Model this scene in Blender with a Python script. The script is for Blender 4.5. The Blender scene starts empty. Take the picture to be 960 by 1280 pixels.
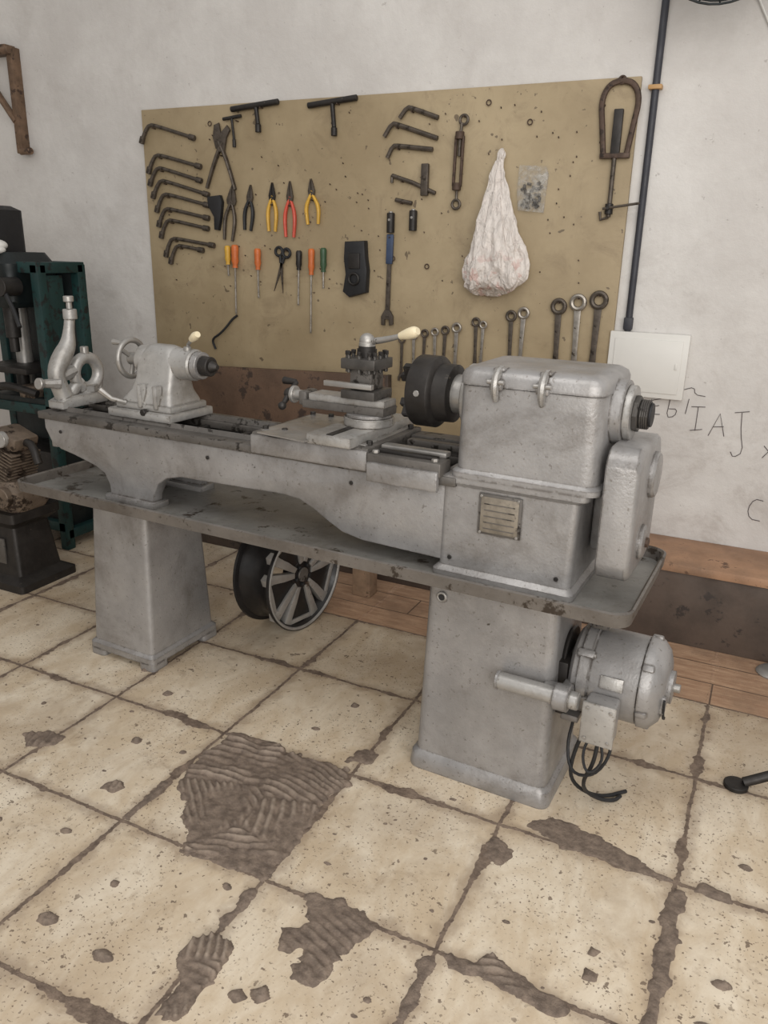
import bpy, bmesh, math, random
import numpy as np
from mathutils import Vector, Matrix, noise as mnoise
random.seed(7)
scene=bpy.context.scene
try:
    scene.view_settings.view_transform='Standard'
except Exception: pass

# ------------------------------------------------------------------ materials
def lin(c):
    r=[]
    for v in c[:3]:
        v=v/255.
        r.append(v/12.92 if v<=.04045 else ((v+.055)/1.055)**2.4)
    return (r[0],r[1],r[2],1.)
class NT:
    def __init__(s,name):
        s.m=bpy.data.materials.new(name);s.m.use_nodes=True;s.t=s.m.node_tree
        s.b=s.t.nodes['Principled BSDF'];s.tc=s.t.nodes.new('ShaderNodeTexCoord')
    def n(s,k,**kw):
        x=s.t.nodes.new(k)
        for a,b in kw.items(): setattr(x,a,b)
        return x
    def l(s,a,b): s.t.links.new(a,b)
    def M(s,op,a,b=None,c=None):
        x=s.n('ShaderNodeMath',operation=op)
        for i,v in enumerate((a,b,c)):
            if v is None: continue
            if isinstance(v,(int,float)): x.inputs[i].default_value=v
            else: s.l(v,x.inputs[i])
        return x.outputs[0]
    def noise(s,scale,detail=4,rough=.55,vec=None,stretch=None,dist=0):
        x=s.n('ShaderNodeTexNoise');x.inputs['Scale'].default_value=scale
        x.inputs['Detail'].default_value=detail;x.inputs['Roughness'].default_value=rough
        x.inputs['Distortion'].default_value=dist
        v=vec or s.tc.outputs['Object']
        if stretch:
            mp=s.n('ShaderNodeMapping');mp.inputs['Scale'].default_value=stretch
            s.l(v,mp.inputs['Vector']);v=mp.outputs[0]
        s.l(v,x.inputs['Vector']);return x.outputs['Fac']
    def ss(s,v,a,b,lo=0.,hi=1.):
        x=s.n('ShaderNodeMapRange',interpolation_type='SMOOTHSTEP')
        s.l(v,x.inputs['Value'])
        for k,w in ((1,a),(2,b),(3,lo),(4,hi)):
            if isinstance(w,(int,float)): x.inputs[k].default_value=w
            else: s.l(w,x.inputs[k])
        return x.outputs[0]
    def mix(s,f,a,b):
        x=s.n('ShaderNodeMix',data_type='RGBA')
        if isinstance(f,(int,float)): x.inputs[0].default_value=f
        else: s.l(f,x.inputs[0])
        for i,v in ((6,a),(7,b)):
            if isinstance(v,tuple): x.inputs[i].default_value=v
            else: s.l(v,x.inputs[i])
        return x.outputs[2]
    def col(s,c): s.l(c,s.b.inputs['Base Color'])
    def bump(s,h,st=.3,d=.01):
        x=s.n('ShaderNodeBump');x.inputs['Strength'].default_value=st;x.inputs['Distance'].default_value=d
        s.l(h,x.inputs['Height']);s.l(x.outputs[0],s.b.inputs['Normal'])
def pm(name,c,rough=.5,metal=0.,var=.12,scale=9.,dirt=None,dth=.62,dscale=14.,bump=.08,bscale=60.,c2=None,edge=None,grime=None):
    k=NT(name);A=lin(c)
    B=lin(c2) if c2 else tuple(min(1,v*(1+var)) for v in A[:3])+(1,)
    A=tuple(v*(1-var) for v in A[:3])+(1,)
    f=k.ss(k.noise(scale,5,.65),.3,.7)
    cc=k.mix(f,A,B)
    if grime:
        cc=k.mix(k.M('MULTIPLY',k.ss(k.noise(3.2,7,.72,dist=.4),.46,.70),.6),cc,lin(grime))
        cc=k.mix(k.M('MULTIPLY',k.ss(k.noise(85,3,.6),.64,.69),.6),cc,lin(grime))
    if dirt:
        cc=k.mix(k.ss(k.noise(dscale,6,.7),dth,dth+.06),cc,lin(dirt))
    if edge:
        bv=k.n('ShaderNodeBevel',samples=3);bv.inputs['Radius'].default_value=.010
        ge=k.n('ShaderNodeNewGeometry');dp=k.n('ShaderNodeVectorMath',operation='DOT_PRODUCT')
        k.l(bv.outputs[0],dp.inputs[0]);k.l(ge.outputs['Normal'],dp.inputs[1])
        e=k.ss(dp.outputs['Value'],.80,.985,1.,0.)
        e=k.M('MULTIPLY',e,k.ss(k.noise(26,5,.7),.42,.51))
        cc=k.mix(k.M('MULTIPLY',e,.9),cc,lin(edge))
    k.col(cc)
    k.b.inputs['Metallic'].default_value=metal
    k.l(k.ss(k.noise(scale*2.3,5,.6),.2,.8,max(0,rough-.08),min(1,rough+.14)),k.b.inputs['Roughness'])
    k.bump(k.noise(bscale,3),bump,.004)
    return k.m
grey=pm('painted_grey_metal',(153,151,150),.36,.42,.15,5,(72,66,60),.665,26,.22,120,edge=(74,66,58),grime=(106,100,94))
greyL=pm('worn_light_metal',(168,166,163),.36,.45,.14,9,(90,84,76),.65,20,.2,90,edge=(86,78,68),grime=(114,107,98))
greyD=pm('grey_metal_dirty',(98,94,90),.45,.35,.22,9,(44,40,36),.56,18,.25,60,grime=(66,60,54))
steel=pm('bare_steel',(158,155,151),.36,.65,.14,12,(70,62,55),.63,22,.1,60)
dark=pm('blackened_steel',(48,45,43),.45,.45,.25,14,(92,85,77),.65,24,.2,60)
tpost=pm('toolpost_steel',(78,75,72),.42,.5,.25,18,(42,38,35),.58,24,.2,60)
black=pm('black_rubber',(28,28,30),.55,0,.2,14)
toolsteel=pm('tool_steel',(84,76,68),.45,.5,.25,30,(46,38,31),.58,40,.15,90)
chrome=pm('chrome_steel',(150,144,136),.34,.7,.2,30,(70,60,50),.6,40,.1,90)
rust=pm('rusty_steel',(80,64,54),.6,.35,.3,20,(46,36,30),.55,30,.3,60)
brk=pm('aged_bracket_metal',(112,90,72),.6,.3,.3,14,(70,54,44),.55,22,.3,60)
cream=pm('cream_plastic_knob',(218,205,174),.38,0,.05)
traym=pm('tray_metal',(114,109,104),.44,.38,.18,4,(62,54,47),.56,12,.25,60,grime=(80,72,64))
trayin=pm('tray_inside',(142,140,136),.42,.3,.2,3,(70,62,54),.57,9,.25,50,grime=(94,86,76))
wood=pm('bench_wood',(154,120,94),.65,0,.2,6,(98,74,58),.6,12,.25,40,grime=(114,90,72))
woodD=pm('dark_wood',(76,64,56),.65,0,.25,5,(50,42,38),.58,9,.2,40)
brownP=pm('brown_panel_paint',(98,76,60),.55,0,.25,4,(60,46,38),.55,8,.3,40,grime=(66,48,37))
whiteP=pm('white_plastic',(212,210,205),.45,0,.03,3,(176,170,163),.68,6,.05,30)
teal=pm('teal_paint',(20,52,51),.5,.1,.2,8,(18,24,24),.54,16,.2,40)
dgreen=pm('dark_green_paint',(22,29,30),.45,.2,.25,8,(12,14,15),.6,16,.2,40)
alu=pm('cast_aluminium',(118,104,91),.5,.45,.2,20,(54,44,37),.52,18,.4,50)
orange=pm('orange_plastic',(196,104,50),.45,0,.15,20,(90,50,30),.62,40)
red=pm('red_plastic',(196,76,56),.45,0,.12,20,(100,40,30),.64,40)
yellow=pm('yellow_plastic',(204,160,58),.45,0,.12,20,(96,76,40),.62,40)
green=pm('green_plastic',(52,80,54),.45,0,.15,20,(30,40,30),.66,40)
blue=pm('blue_paint',(54,68,94),.45,0,.15,20,(40,40,50),.58,40)
pipem=pm('dark_conduit',(48,49,56),.5,0,.15,8)
alloyB=pm('wheel_black',(30,28,28),.35,.2,.3,14,(84,66,54),.66,14)
alloyS=pm('machined_alloy',(158,155,151),.42,.5,.12,16,(96,82,70),.6,16)
def make_bag():
    k=NT('white_plastic_bag')
    sp=k.n('ShaderNodeSeparateXYZ');k.l(k.tc.outputs['Object'],sp.inputs[0])
    f=k.M('MULTIPLY',k.ss(k.noise(22,3,.5),.54,.62),k.ss(sp.outputs[2],1.42,1.52,1.,.08))
    c=k.mix(k.M('MULTIPLY',f,.45),lin((232,224,217)),lin((200,136,124)))
    k.col(c);k.b.inputs['Roughness'].default_value=.33
    k.bump(k.noise(20,4,.55,stretch=(1.6,1,.7),dist=2.0),.9,.02)
    tr=k.n('ShaderNodeBsdfTranslucent');tr.inputs[0].default_value=lin((236,226,216))
    mx=k.n('ShaderNodeMixShader');mx.inputs[0].default_value=.15
    out=[n for n in k.t.nodes if n.type=='OUTPUT_MATERIAL'][0]
    k.l(k.b.outputs[0],mx.inputs[1]);k.l(tr.outputs[0],mx.inputs[2]);k.l(mx.outputs[0],out.inputs[0])
    return k.m
bagm=make_bag()
def make_clear():
    k=NT('clear_plastic');k.b.inputs['Base Color'].default_value=lin((196,193,186));k.b.inputs['Roughness'].default_value=.15
    k.l(k.ss(k.noise(30,4,.6,dist=1.),.38,.72,.08,.5),k.b.inputs['Alpha']);k.bump(k.noise(40,3,dist=1.),.8,.01);return k.m
clearm=make_clear()

GX,GY,S=-1.86091,1.76410,.46441
def make_floor():
    k=NT('floor_tiles');o=k.tc.outputs['Object']
    sp=k.n('ShaderNodeSeparateXYZ');k.l(o,sp.inputs[0]);x,y=sp.outputs[0],sp.outputs[1]
    wob=k.M('MULTIPLY',k.M('SUBTRACT',k.noise(9,3),.5),.018)
    u=k.M('DIVIDE',k.M('SUBTRACT',k.M('ADD',x,wob),GX),S);v=k.M('DIVIDE',k.M('SUBTRACT',k.M('ADD',y,wob),GY),S)
    du=k.M('ABSOLUTE',k.M('SUBTRACT',u,k.M('ROUND',u)));dv=k.M('ABSOLUTE',k.M('SUBTRACT',v,k.M('ROUND',v)))
    d=k.M('MULTIPLY',k.M('MINIMUM',du,dv),S)
    wid=k.M('ADD',.0030,k.M('ADD',k.M('MULTIPLY',k.ss(k.noise(4.1,4,.65),.50,.70),.022),k.M('MULTIPLY',k.ss(k.noise(60,2),.42,.8),.005)))
    g=k.ss(d,wid,k.M('ADD',wid,.0025),1.,0.)
    cmb=k.n('ShaderNodeCombineXYZ');k.l(k.M('FLOOR',u),cmb.inputs[0]);k.l(k.M('FLOOR',v),cmb.inputs[1])
    wn=k.n('ShaderNodeTexWhiteNoise');k.l(cmb.outputs[0],wn.inputs['Vector'])
    tile=k.mix(k.ss(k.noise(7,7,.7,stretch=(1,.55,1),dist=.5),.35,.68),lin((196,178,152)),lin((221,209,189)))
    tile=k.mix(k.M('MULTIPLY',wn.outputs['Value'],.16),tile,lin((176,155,128)))
    tile=k.mix(k.M('MULTIPLY',k.ss(k.noise(2.2,7,.7),.45,.69),.5),tile,lin((160,141,118)))
    tile=k.mix(k.M('MULTIPLY',k.ss(k.noise(9,6,.7,dist=1.2),.55,.73),.5),tile,lin((146,126,104)))
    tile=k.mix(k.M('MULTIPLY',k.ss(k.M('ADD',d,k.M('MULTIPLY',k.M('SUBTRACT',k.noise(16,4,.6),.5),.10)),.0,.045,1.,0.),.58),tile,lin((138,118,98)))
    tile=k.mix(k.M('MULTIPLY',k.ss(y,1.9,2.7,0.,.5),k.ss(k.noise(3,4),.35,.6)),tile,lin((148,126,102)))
    s1=k.ss(k.noise(130,2,.5),.63,.67)
    s1=k.M('MULTIPLY',s1,k.ss(k.noise(3.5,4,.6),.36,.58))
    s2=k.M('MULTIPLY',k.ss(k.noise(52,3,.55),.64,.665),k.ss(k.noise(5,3),.36,.56))
    s3=k.ss(k.noise(22,4,.6),.685,.70)
    s4=k.ss(k.noise(8.5,5,.65),.69,.705)
    sp_=k.M('MAXIMUM',k.M('MAXIMUM',s1,s2),k.M('MAXIMUM',s3,s4))
    tile=k.mix(k.M('MULTIPLY',sp_,.82),tile,lin((102,86,72)))
    mud=k.mix(k.ss(k.noise(24,6,.75),.3,.7),lin((84,70,60)),lin((132,115,100)))
    c=k.mix(g,tile,mud)
    plv=k.M('DIVIDE',k.M('SUBTRACT',y,2.693),.1548)
    dp=k.M('MULTIPLY',k.M('ABSOLUTE',k.M('SUBTRACT',plv,k.M('ROUND',plv))),.1548)
    row=k.M('FLOOR',plv)
    plu=k.M('DIVIDE',k.M('ADD',x,k.M('MULTIPLY',row,.31)),.93)
    dq=k.M('MULTIPLY',k.M('ABSOLUTE',k.M('SUBTRACT',plu,k.M('ROUND',plu))),.93)
    pj=k.ss(k.M('MINIMUM',dp,dq),.002,.004,1.,0.)
    wd=k.mix(k.ss(k.noise(7,7,.75,stretch=(1,7,1)),.3,.7),lin((150,116,92)),lin((190,158,130)))
    wd=k.mix(k.M('MULTIPLY',k.ss(k.noise(5,5,.65),.45,.7),.6),wd,lin((130,106,87)))
    wd=k.mix(pj,wd,lin((96,78,64)))
    iw=k.M('MULTIPLY',k.M('GREATER_THAN',y,2.693),k.M('GREATER_THAN',x,-1.861))
    c=k.mix(iw,c,wd)
    k.col(c)
    k.l(k.ss(k.M('MAXIMUM',g,sp_),0,1,.42,.8),k.b.inputs['Roughness'])
    h=k.M('ADD',k.M('MULTIPLY',g,k.M('ADD',-.2,k.noise(50,4))),k.M('ADD',k.M('MULTIPLY',k.noise(14,4),.15),k.M('MULTIPLY',sp_,.2)))
    k.bump(h,.5,.01)
    return k.m
def make_mud():
    k=NT('dried_mortar')
    sp=k.n('ShaderNodeSeparateXYZ');k.l(k.tc.outputs['Object'],sp.inputs[0])
    c=k.mix(k.ss(k.noise(34,6,.7),.3,.7),lin((94,81,71)),lin((134,118,104)))
    c=k.mix(k.ss(sp.outputs[2],.005,.016,0.,.7),c,lin((158,143,128)))
    k.col(c)
    k.b.inputs['Roughness'].default_value=.68
    k.bump(k.noise(110,5,.7),.7,.006);return k.m
mudm=make_mud()
def make_wall(name,A,B,st):
    k=NT(name);sp=k.n('ShaderNodeSeparateXYZ');k.l(k.tc.outputs['Object'],sp.inputs[0])
    c=k.mix(k.ss(k.noise(1.6,6,.65),.35,.7),lin(A),lin(B))
    low=k.ss(sp.outputs[2],.3,2.0,.6,.18)
    c=k.mix(k.M('MULTIPLY',k.ss(k.noise(3.5,7,.75,dist=.5),.48,.72),low),c,lin(st))
    c=k.mix(k.M('MULTIPLY',k.ss(k.noise(26,5,.75),.66,.70),.45),c,lin((136,128,122)))
    k.col(c);k.b.inputs['Roughness'].default_value=.75
    k.bump(k.noise(9,6,.65),.35,.02);return k.m
wallm=make_wall('plaster_wall',(194,190,186),(210,207,203),(158,150,143))
def make_board():
    k=NT('tool_board_paint')
    c=k.mix(k.ss(k.noise(1.8,6,.65),.3,.7),lin((145,128,99)),lin((167,150,120)))
    c=k.mix(k.M('MULTIPLY',k.ss(k.noise(5,7,.75,dist=.8),.50,.7),.45),c,lin((120,103,79)))
    c=k.mix(k.M('MULTIPLY',k.ss(k.noise(34,3,.6),.69,.71),.75),c,lin((88,74,58)))
    c=k.mix(k.M('MULTIPLY',k.ss(k.noise(15,2,.5),.74,.75),.8),c,lin((88,74,58)))
    k.col(c);k.b.inputs['Roughness'].default_value=.6;k.bump(k.noise(40,3),.15,.005);return k.m
boardm=make_board()
floorm=make_floor()

# ------------------------------------------------------------------ mesh builder
def frame(d):
    d=Vector(d).normalized();a=Vector((0,0,1)) if abs(d.z)<.9 else Vector((1,0,0))
    u=d.cross(a).normalized();v=d.cross(u).normalized();return u,v
class MB:
    def __init__(s): s.bm=bmesh.new();s.mats=[]
    def add(s,t,mat,M=None):
        if mat not in s.mats: s.mats.append(mat)
        i=s.mats.index(mat)
        bmesh.ops.recalc_face_normals(t,faces=t.faces[:])
        for f in t.faces: f.material_index=i
        if M is not None: bmesh.ops.transform(t,matrix=M,verts=t.verts[:])
        me=bpy.data.meshes.new('tmp');t.to_mesh(me);t.free();s.bm.from_mesh(me);bpy.data.meshes.remove(me);return s
    def box(s,c,d,mat,bev=.003,seg=2,rot=None):
        t=bmesh.new();bmesh.ops.create_cube(t,size=1);bmesh.ops.scale(t,vec=d,verts=t.verts[:])
        bev=min(bev,min(d)*.45)
        if bev>0: bmesh.ops.bevel(t,geom=t.edges[:],offset=bev,segments=seg,affect='EDGES',profile=.5)
        M=Matrix.Translation(c)
        if rot: M=M@Matrix.Rotation(rot[1],4,rot[0])
        return s.add(t,mat,M)
    def loft(s,loops,mat,c0=True,c1=True,closed=True):
        t=bmesh.new();L=[[t.verts.new(p) for p in lp] for lp in loops]
        n=len(L[0])
        for a,b in zip(L[:-1],L[1:]):
            for i in range(n if closed else n-1):
                j=(i+1)%n
                try:t.faces.new((a[i],a[j],b[j],b[i]))
                except Exception:pass
        if c0:t.faces.new(L[0])
        if c1:t.faces.new(L[-1])
        return s.add(t,mat)
    def rev(s,prof,p,ax,mat,seg=32,c0=True,c1=True):
        p=Vector(p);d=Vector(ax).normalized();u,v=frame(d)
        loops=[[p+d*h+(u*math.cos(2*math.pi*i/seg)+v*math.sin(2*math.pi*i/seg))*max(r,1e-4) for i in range(seg)] for r,h in prof]
        return s.loft(loops,mat,c0,c1)
    def cyl(s,p0,p1,r,mat,r1=None,seg=24,bev=None):
        p0=Vector(p0);p1=Vector(p1);L=(p1-p0).length;r1=r if r1 is None else r1
        b=min(.002,r*.15,L*.2) if bev is None else bev
        return s.rev([(r-b,0),(r,b),(r1,L-b),(r1-b,L)],p0,p1-p0,mat,seg)
    def ring(s,c,ax,R,r,mat,seg=32,s2=10,sq=1.):
        c=Vector(c);d=Vector(ax).normalized();u,v=frame(d);loops=[]
        for i in range(seg+1):
            a=2*math.pi*i/seg;e=u*math.cos(a)+v*math.sin(a)
            loops.append([c+e*(R+r*math.cos(2*math.pi*j/s2))+d*(r*sq*math.sin(2*math.pi*j/s2)) for j in range(s2)])
        return s.loft(loops,mat,False,False)
    def tube(s,pts,r,mat,seg=8,smooth=0,flat=1.,caps=True):
        P=[Vector(p) for p in pts]
        rr=list(r) if isinstance(r,(list,tuple)) else [r]*len(P)
        for _ in range(smooth):
            Q=[P[0]];q=[rr[0]]
            for a,b,ra,rb in zip(P[:-1],P[1:],rr[:-1],rr[1:]):
                Q+= [a*.75+b*.25,a*.25+b*.75];q+=[ra*.75+rb*.25,ra*.25+rb*.75]
            Q.append(P[-1]);q.append(rr[-1]);P,rr=Q,q
        loops=[];u=None
        for i,p in enumerate(P):
            d=(P[min(i+1,len(P)-1)]-P[max(i-1,0)]).normalized()
            if u is None: u,v=frame(d)
            else:
                u=(u-d*u.dot(d)).normalized()
            v=d.cross(u)
            loops.append([p+u*math.cos(2*math.pi*j/seg)*rr[i]+v*math.sin(2*math.pi*j/seg)*rr[i]*flat for j in range(seg)])
        return s.loft(loops,mat,caps,caps)
    def prism(s,pts,ax,a0,a1,mat,bev=0):
        f={'x':lambda u,v,a:(a,u,v),'y':lambda u,v,a:(u,a,v),'z':lambda u,v,a:(u,v,a)}[ax]
        t=bmesh.new();A=[t.verts.new(f(u,v,a0)) for u,v in pts];B=[t.verts.new(f(u,v,a1)) for u,v in pts];n=len(pts)
        for i in range(n): t.faces.new((A[i],A[(i+1)%n],B[(i+1)%n],B[i]))
        fa=t.faces.new(A);fb=t.faces.new(B)
        if bev: 
            bmesh.ops.recalc_face_normals(t,faces=t.faces[:])
            bmesh.ops.bevel(t,geom=list(set(list(fa.edges)+list(fb.edges))),offset=bev,segments=2,affect='EDGES',profile=.5)
        return s.add(t,mat)
    def sph(s,c,r,mat,sc=(1,1,1),seg=20):
        t=bmesh.new();bmesh.ops.create_uvsphere(t,u_segments=seg,v_segments=seg//2,radius=r)
        return s.add(t,mat,Matrix.Translation(c)@Matrix.Diagonal((sc[0],sc[1],sc[2],1)))
    def obj(s,name,parent=None,loc=None,rot=None,smooth=True,ang=38):
        me=bpy.data.meshes.new(name);s.bm.to_mesh(me);s.bm.free()
        for m in s.mats: me.materials.append(m)
        if smooth:
            for p in me.polygons: p.use_smooth=True
            try: me.set_sharp_from_angle(angle=math.radians(ang))
            except Exception: pass
        o=bpy.data.objects.new(name,me);scene.collection.objects.link(o)
        if parent:o.parent=parent
        if loc:o.location=loc
        if rot:o.rotation_euler=rot
        return o
def empty(name,loc=(0,0,0),rot=(0,0,0)):
    e=bpy.data.objects.new(name,None);scene.collection.objects.link(e);e.location=loc;e.rotation_euler=rot;e.empty_display_size=.1;return e
def rr(x0,x1,y0,y1,z,r,n=5):
    r=min(r,(x1-x0)*.49,(y1-y0)*.49);P=[]
    for cx,cy,a in ((x1-r,y1-r,0),(x0+r,y1-r,90),(x0+r,y0+r,180),(x1-r,y0+r,270)):
        for i in range(n+1):
            t=math.radians(a+90*i/n);P.append((cx+r*math.cos(t),cy+r*math.sin(t),z))
    return P

# ------------------------------------------------------------------ room
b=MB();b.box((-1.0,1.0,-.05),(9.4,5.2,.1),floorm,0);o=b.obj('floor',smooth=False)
b=MB();b.box((-1.0,3.55,1.65),(9.4,.2,3.5),wallm,0);b.obj('wall_back',smooth=False)
b=MB();b.box((-4.85,1.0,1.65),(.2,4.9,3.5),wallm,0);b.obj('wall_left',smooth=False)

b=MB()
b.box((-.95,3.28,.325),(5.4,.335,.035),wood,.004)
b.box((-.95,3.135,.153),(5.4,.025,.306),woodD,.003)
for x in (-3.55,-1.7,.1,1.68): b.box((x,3.3,.153),(.04,.26,.306),woodD,.002)
b.obj('wall_bench')
b=MB();b.box((-1.825,3.4395,1.242),(2.45,.019,1.798),boardm,.002);BOARD=b.obj('tool_board')
b=MB();b.prism([(-3.08,.345),(-1.60,.345),(-1.62,.93),(-3.08,.875)],'y',3.395,3.42,brownP,.002)
b.prism([(-1.615,.345),(-1.60,.345),(-1.615,.93),(-1.63,.93)],'y',3.388,3.428,woodD,.001);b.obj('plywood_panel')

# ------------------------------------------------------------------ LATHE
TH=-.042
LA=empty('metal_lathe',(-.60,2.05,0),(0,0,TH))
b=MB()
b.loft([rr(-.197,.240,-.168,.178,0,.03),rr(-.199,.242,-.170,.180,.012,.03),rr(-.195,.238,-.166,.176,.048,.03),rr(-.182,.226,-.156,.166,.060,.03),
        rr(-.168,.213,-.142,.150,.615,.03),rr(-.168,.213,-.142,.150,.632,.03)],grey)
b.ring((-.12,-.146,.572),(0,1,0),.012,.004,greyL)
b.cyl((-.12,-.146,.572),(-.12,-.149,.572),.011,black)
b.obj('pedestal_headstock',LA)
b=MB()
b.loft([rr(-1.575,-1.252,-.155,.212,.026,.02),rr(-1.575,-1.252,-.155,.212,.05,.02),rr(-1.562,-1.264,-.144,.20,.062,.02),rr(-1.535,-1.272,-.118,.165,.615,.02),rr(-1.535,-1.272,-.118,.165,.635,.02)],grey)
for sx in (0,1):
    for sy in (0,1):
        x0=-1.575 if not sx else -1.252-.075;y0=-.155 if not sy else .212-.085
        b.loft([rr(x0,x0+.075,y0,y0+.085,0,.018),rr(x0,x0+.075,y0,y0+.085,.03,.018)],grey)
b.obj('pedestal_tailstock',LA)
b=MB()
X0,X1,Y0,Y1=-1.795,.410,-.240,.300
b.loft([rr(X0+.03,X1-.03,Y0+.03,Y1-.03,.628,.03),rr(X0+.004,X1-.004,Y0+.004,Y1-.004,.640,.045),rr(X0,X1,Y0,Y1,.676,.05),rr(X0+.006,X1-.006,Y0+.006,Y1-.006,.679,.048),
        rr(X0+.012,X1-.012,Y0+.012,Y1-.012,.674,.045),rr(X0+.018,X1-.018,Y0+.018,Y1-.018,.645,.042)],traym,True,False)
t=bmesh.new();t.faces.new([t.verts.new(p) for p in rr(X0+.018,X1-.018,Y0+.018,Y1-.018,.645,.042)]);b.add(t,trayin)
b.obj('chip_tray',LA)
prof=[(-1.70,.90),(-1.70,.865),(-1.675,.82),(-1.63,.795),(-1.56,.782),(-1.46,.757),(-1.42,.737),(-1.40,.70),(-1.395,.648),(-1.20,.648),(-1.195,.69),(-1.17,.735),(-1.13,.762),(-1.07,.775),(-.66,.785),(-.60,.778),(-.55,.757),(-.50,.728),(-.45,.703),(-.38,.69),(-.10,.684),(-.10,.90)]
b=MB()
b.prism(prof,'y',-.145,-.10,grey,.005)
b.prism(prof,'y',.10,.145,grey,.005)
b.box((-.90,-.135,.915),(1.62,.055,.026),greyD,.004)
b.box((-.90,.135,.915),(1.62,.055,.026),greyD,.004)
b.prism([(-.115,.925),(-.100,.942),(-.085,.925)],'x',-1.70,-.10,greyD)
b.prism([(.07,.925),(.085,.942),(.10,.925)],'x',-1.70,-.10,greyD)
b.box((-.90,-.085,.912),(1.60,.055,.024),greyD,.003)
b.box((-.90,.085,.912),(1.60,.055,.024),greyD,.003)
for i in range(9): b.box((-1.69+i*.19,0,.87),(.025,.20,.08),dark,.003)
b.box((-1.69,0,.85),(.03,.24,.12),grey,.004)
b.box((-1.0,0,.80),(1.3,.2,.01),dark,.001)
for sy in (-.12,.12): b.box((-1.30,sy,.655),(.23,.075,.025),grey,.006)
for x in (-1.62,-.95,-.42): b.cyl((x,-.143,.86),(x,-.149,.86),.006,dark,seg=8)
b.obj('bed',LA)
b=MB()
b.loft([rr(-.150,.248,-.165,.165,.645,.02),rr(-.150,.248,-.165,.165,.662,.02),rr(-.136,.236,-.152,.155,.675,.02),rr(-.134,.240,-.150,.155,.905,.02),rr(-.142,.262,-.158,.160,.915,.02),rr(-.142,.262,-.158,.160,.932,.02)],grey)
b.box((.036,-.153,.842),(.118,.006,.112),greyD,.002)
b.box((.036,-.157,.842),(.104,.003,.098),pm('name_plate',(132,124,112),.5,.35,.2,40,(70,62,54),.6,60),.001)
for i in range(5): b.box((.036,-.1592,.872-.017*i),(.085,.001,.0025),greyD,0)
for sx in (-.015,.087):
    for z in (.792,.892): b.cyl((sx,-.155,z),(sx,-.161,z),.004,steel,seg=8)
b.cyl((-.10,-.151,.70),(-.10,-.156,.70),.006,dark);b.cyl((.20,-.151,.70),(.20,-.156,.70),.006,dark)
b.obj('feed_gearbox',LA)
b=MB()
b.loft([rr(-.112,.285,-.160,.160,.932,.03),rr(-.112,.285,-.160,.160,.946,.03),rr(-.103,.276,-.152,.158,.955,.04),rr(-.100,.270,-.150,.160,1.175,.04)],grey)
b.loft([rr(-.098,.268,-.148,.158,1.174,.04),rr(-.098,.268,-.148,.158,1.177,.04)],dark)
b.loft([rr(-.104,.274,-.153,.163,1.177,.042),rr(-.104,.274,-.153,.163,1.198,.042),rr(-.098,.268,-.147,.157,1.212,.04),rr(-.082,.252,-.131,.141,1.221,.03),rr(-.05,.22,-.10,.11,1.223,.02)],grey)
for hx in (.005,.125):
    b.tube([(hx,-.118,1.222),(hx,-.150,1.218),(hx,-.168,1.198),(hx,-.168,1.165),(hx,-.155,1.145)],[.006,.01,.011,.010,.007],greyL,8,1,1.3)
    b.box((hx,-.158,1.185),(.034,.018,.028),grey,.005);b.cyl((hx-.022,-.166,1.192),(hx+.022,-.166,1.192),.006,steel,seg=10)
    b.box((hx,-.128,1.221),(.03,.04,.008),grey,.003)
b.cyl((.268,0,1.122),(.300,0,1.122),.082,grey);b.cyl((.30,0,1.122),(.318,0,1.122),.070,greyL)
b.cyl((.318,0,1.122),(.332,0,1.122),.046,tpost,seg=8);b.cyl((.332,0,1.122),(.356,0,1.122),.036,dark);b.cyl((.356,0,1.122),(.362,0,1.122),.030,black)
for i in range(4): b.ring((.337+i*.005,0,1.122),(1,0,0),.036,.0018,tpost,20,6)
b.cyl((-.125,0,1.122),(-.10,0,1.122),.088,greyL);b.cyl((-.20,0,1.122),(-.12,0,1.122),.055,steel)
b.obj('headstock',LA)
b=MB()
b.rev([(.03,0),(.072,0),(.080,.004),(.082,.045),(.096,.05),(.100,.055),(.100,.112),(.097,.117),(.04,.118),(.028,.114),(.028,.06)],(-.165,0,1.122),(-1,0,0),dark,48)
for i in range(3):
    a=2*math.pi*i/3+.5
    M=Matrix.Translation((-.293,0,1.122))@Matrix.Rotation(a,4,'X')
    t=bmesh.new();bmesh.ops.create_cube(t,size=1);bmesh.ops.scale(t,vec=(.035,.022,.05),verts=t.verts[:]);bmesh.ops.translate(t,vec=(-.004,0,.058),verts=t.verts[:]);bmesh.ops.bevel(t,geom=t.edges[:],offset=.003,segments=2,affect='EDGES');b.add(t,dark,M)
    t=bmesh.new();bmesh.ops.create_cube(t,size=1);bmesh.ops.scale(t,vec=(.05,.02,.022),verts=t.verts[:]);bmesh.ops.translate(t,vec=(-.010,0,.042),verts=t.verts[:]);bmesh.ops.bevel(t,geom=t.edges[:],offset=.002,segments=2,affect='EDGES');b.add(t,dark,M)
    p=Vector((-.245,-math.sin(a+1)*.098,1.122+math.cos(a+1)*.098));q=Vector((-.245,-math.sin(a+1)*.102,1.122+math.cos(a+1)*.102));b.cyl(p,q,.009,steel,seg=8)
b.obj('three_jaw_chuck',LA)
def stad(y0,y1,z0,z1,x,ins,n=8,rb=.05):
    P=rr(y0+ins,y1-ins,z0+ins,z1-ins,0,rb,n);return [(x,u,v) for u,v,_ in P]
b=MB()
b.loft([stad(-.150,.140,.715,1.058,.292,.004),stad(-.150,.140,.715,1.058,.296,0),stad(-.150,.140,.715,1.058,.364,0),stad(-.150,.140,.715,1.058,.372,.006),stad(-.150,.140,.715,1.058,.376,.02)],grey)
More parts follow.
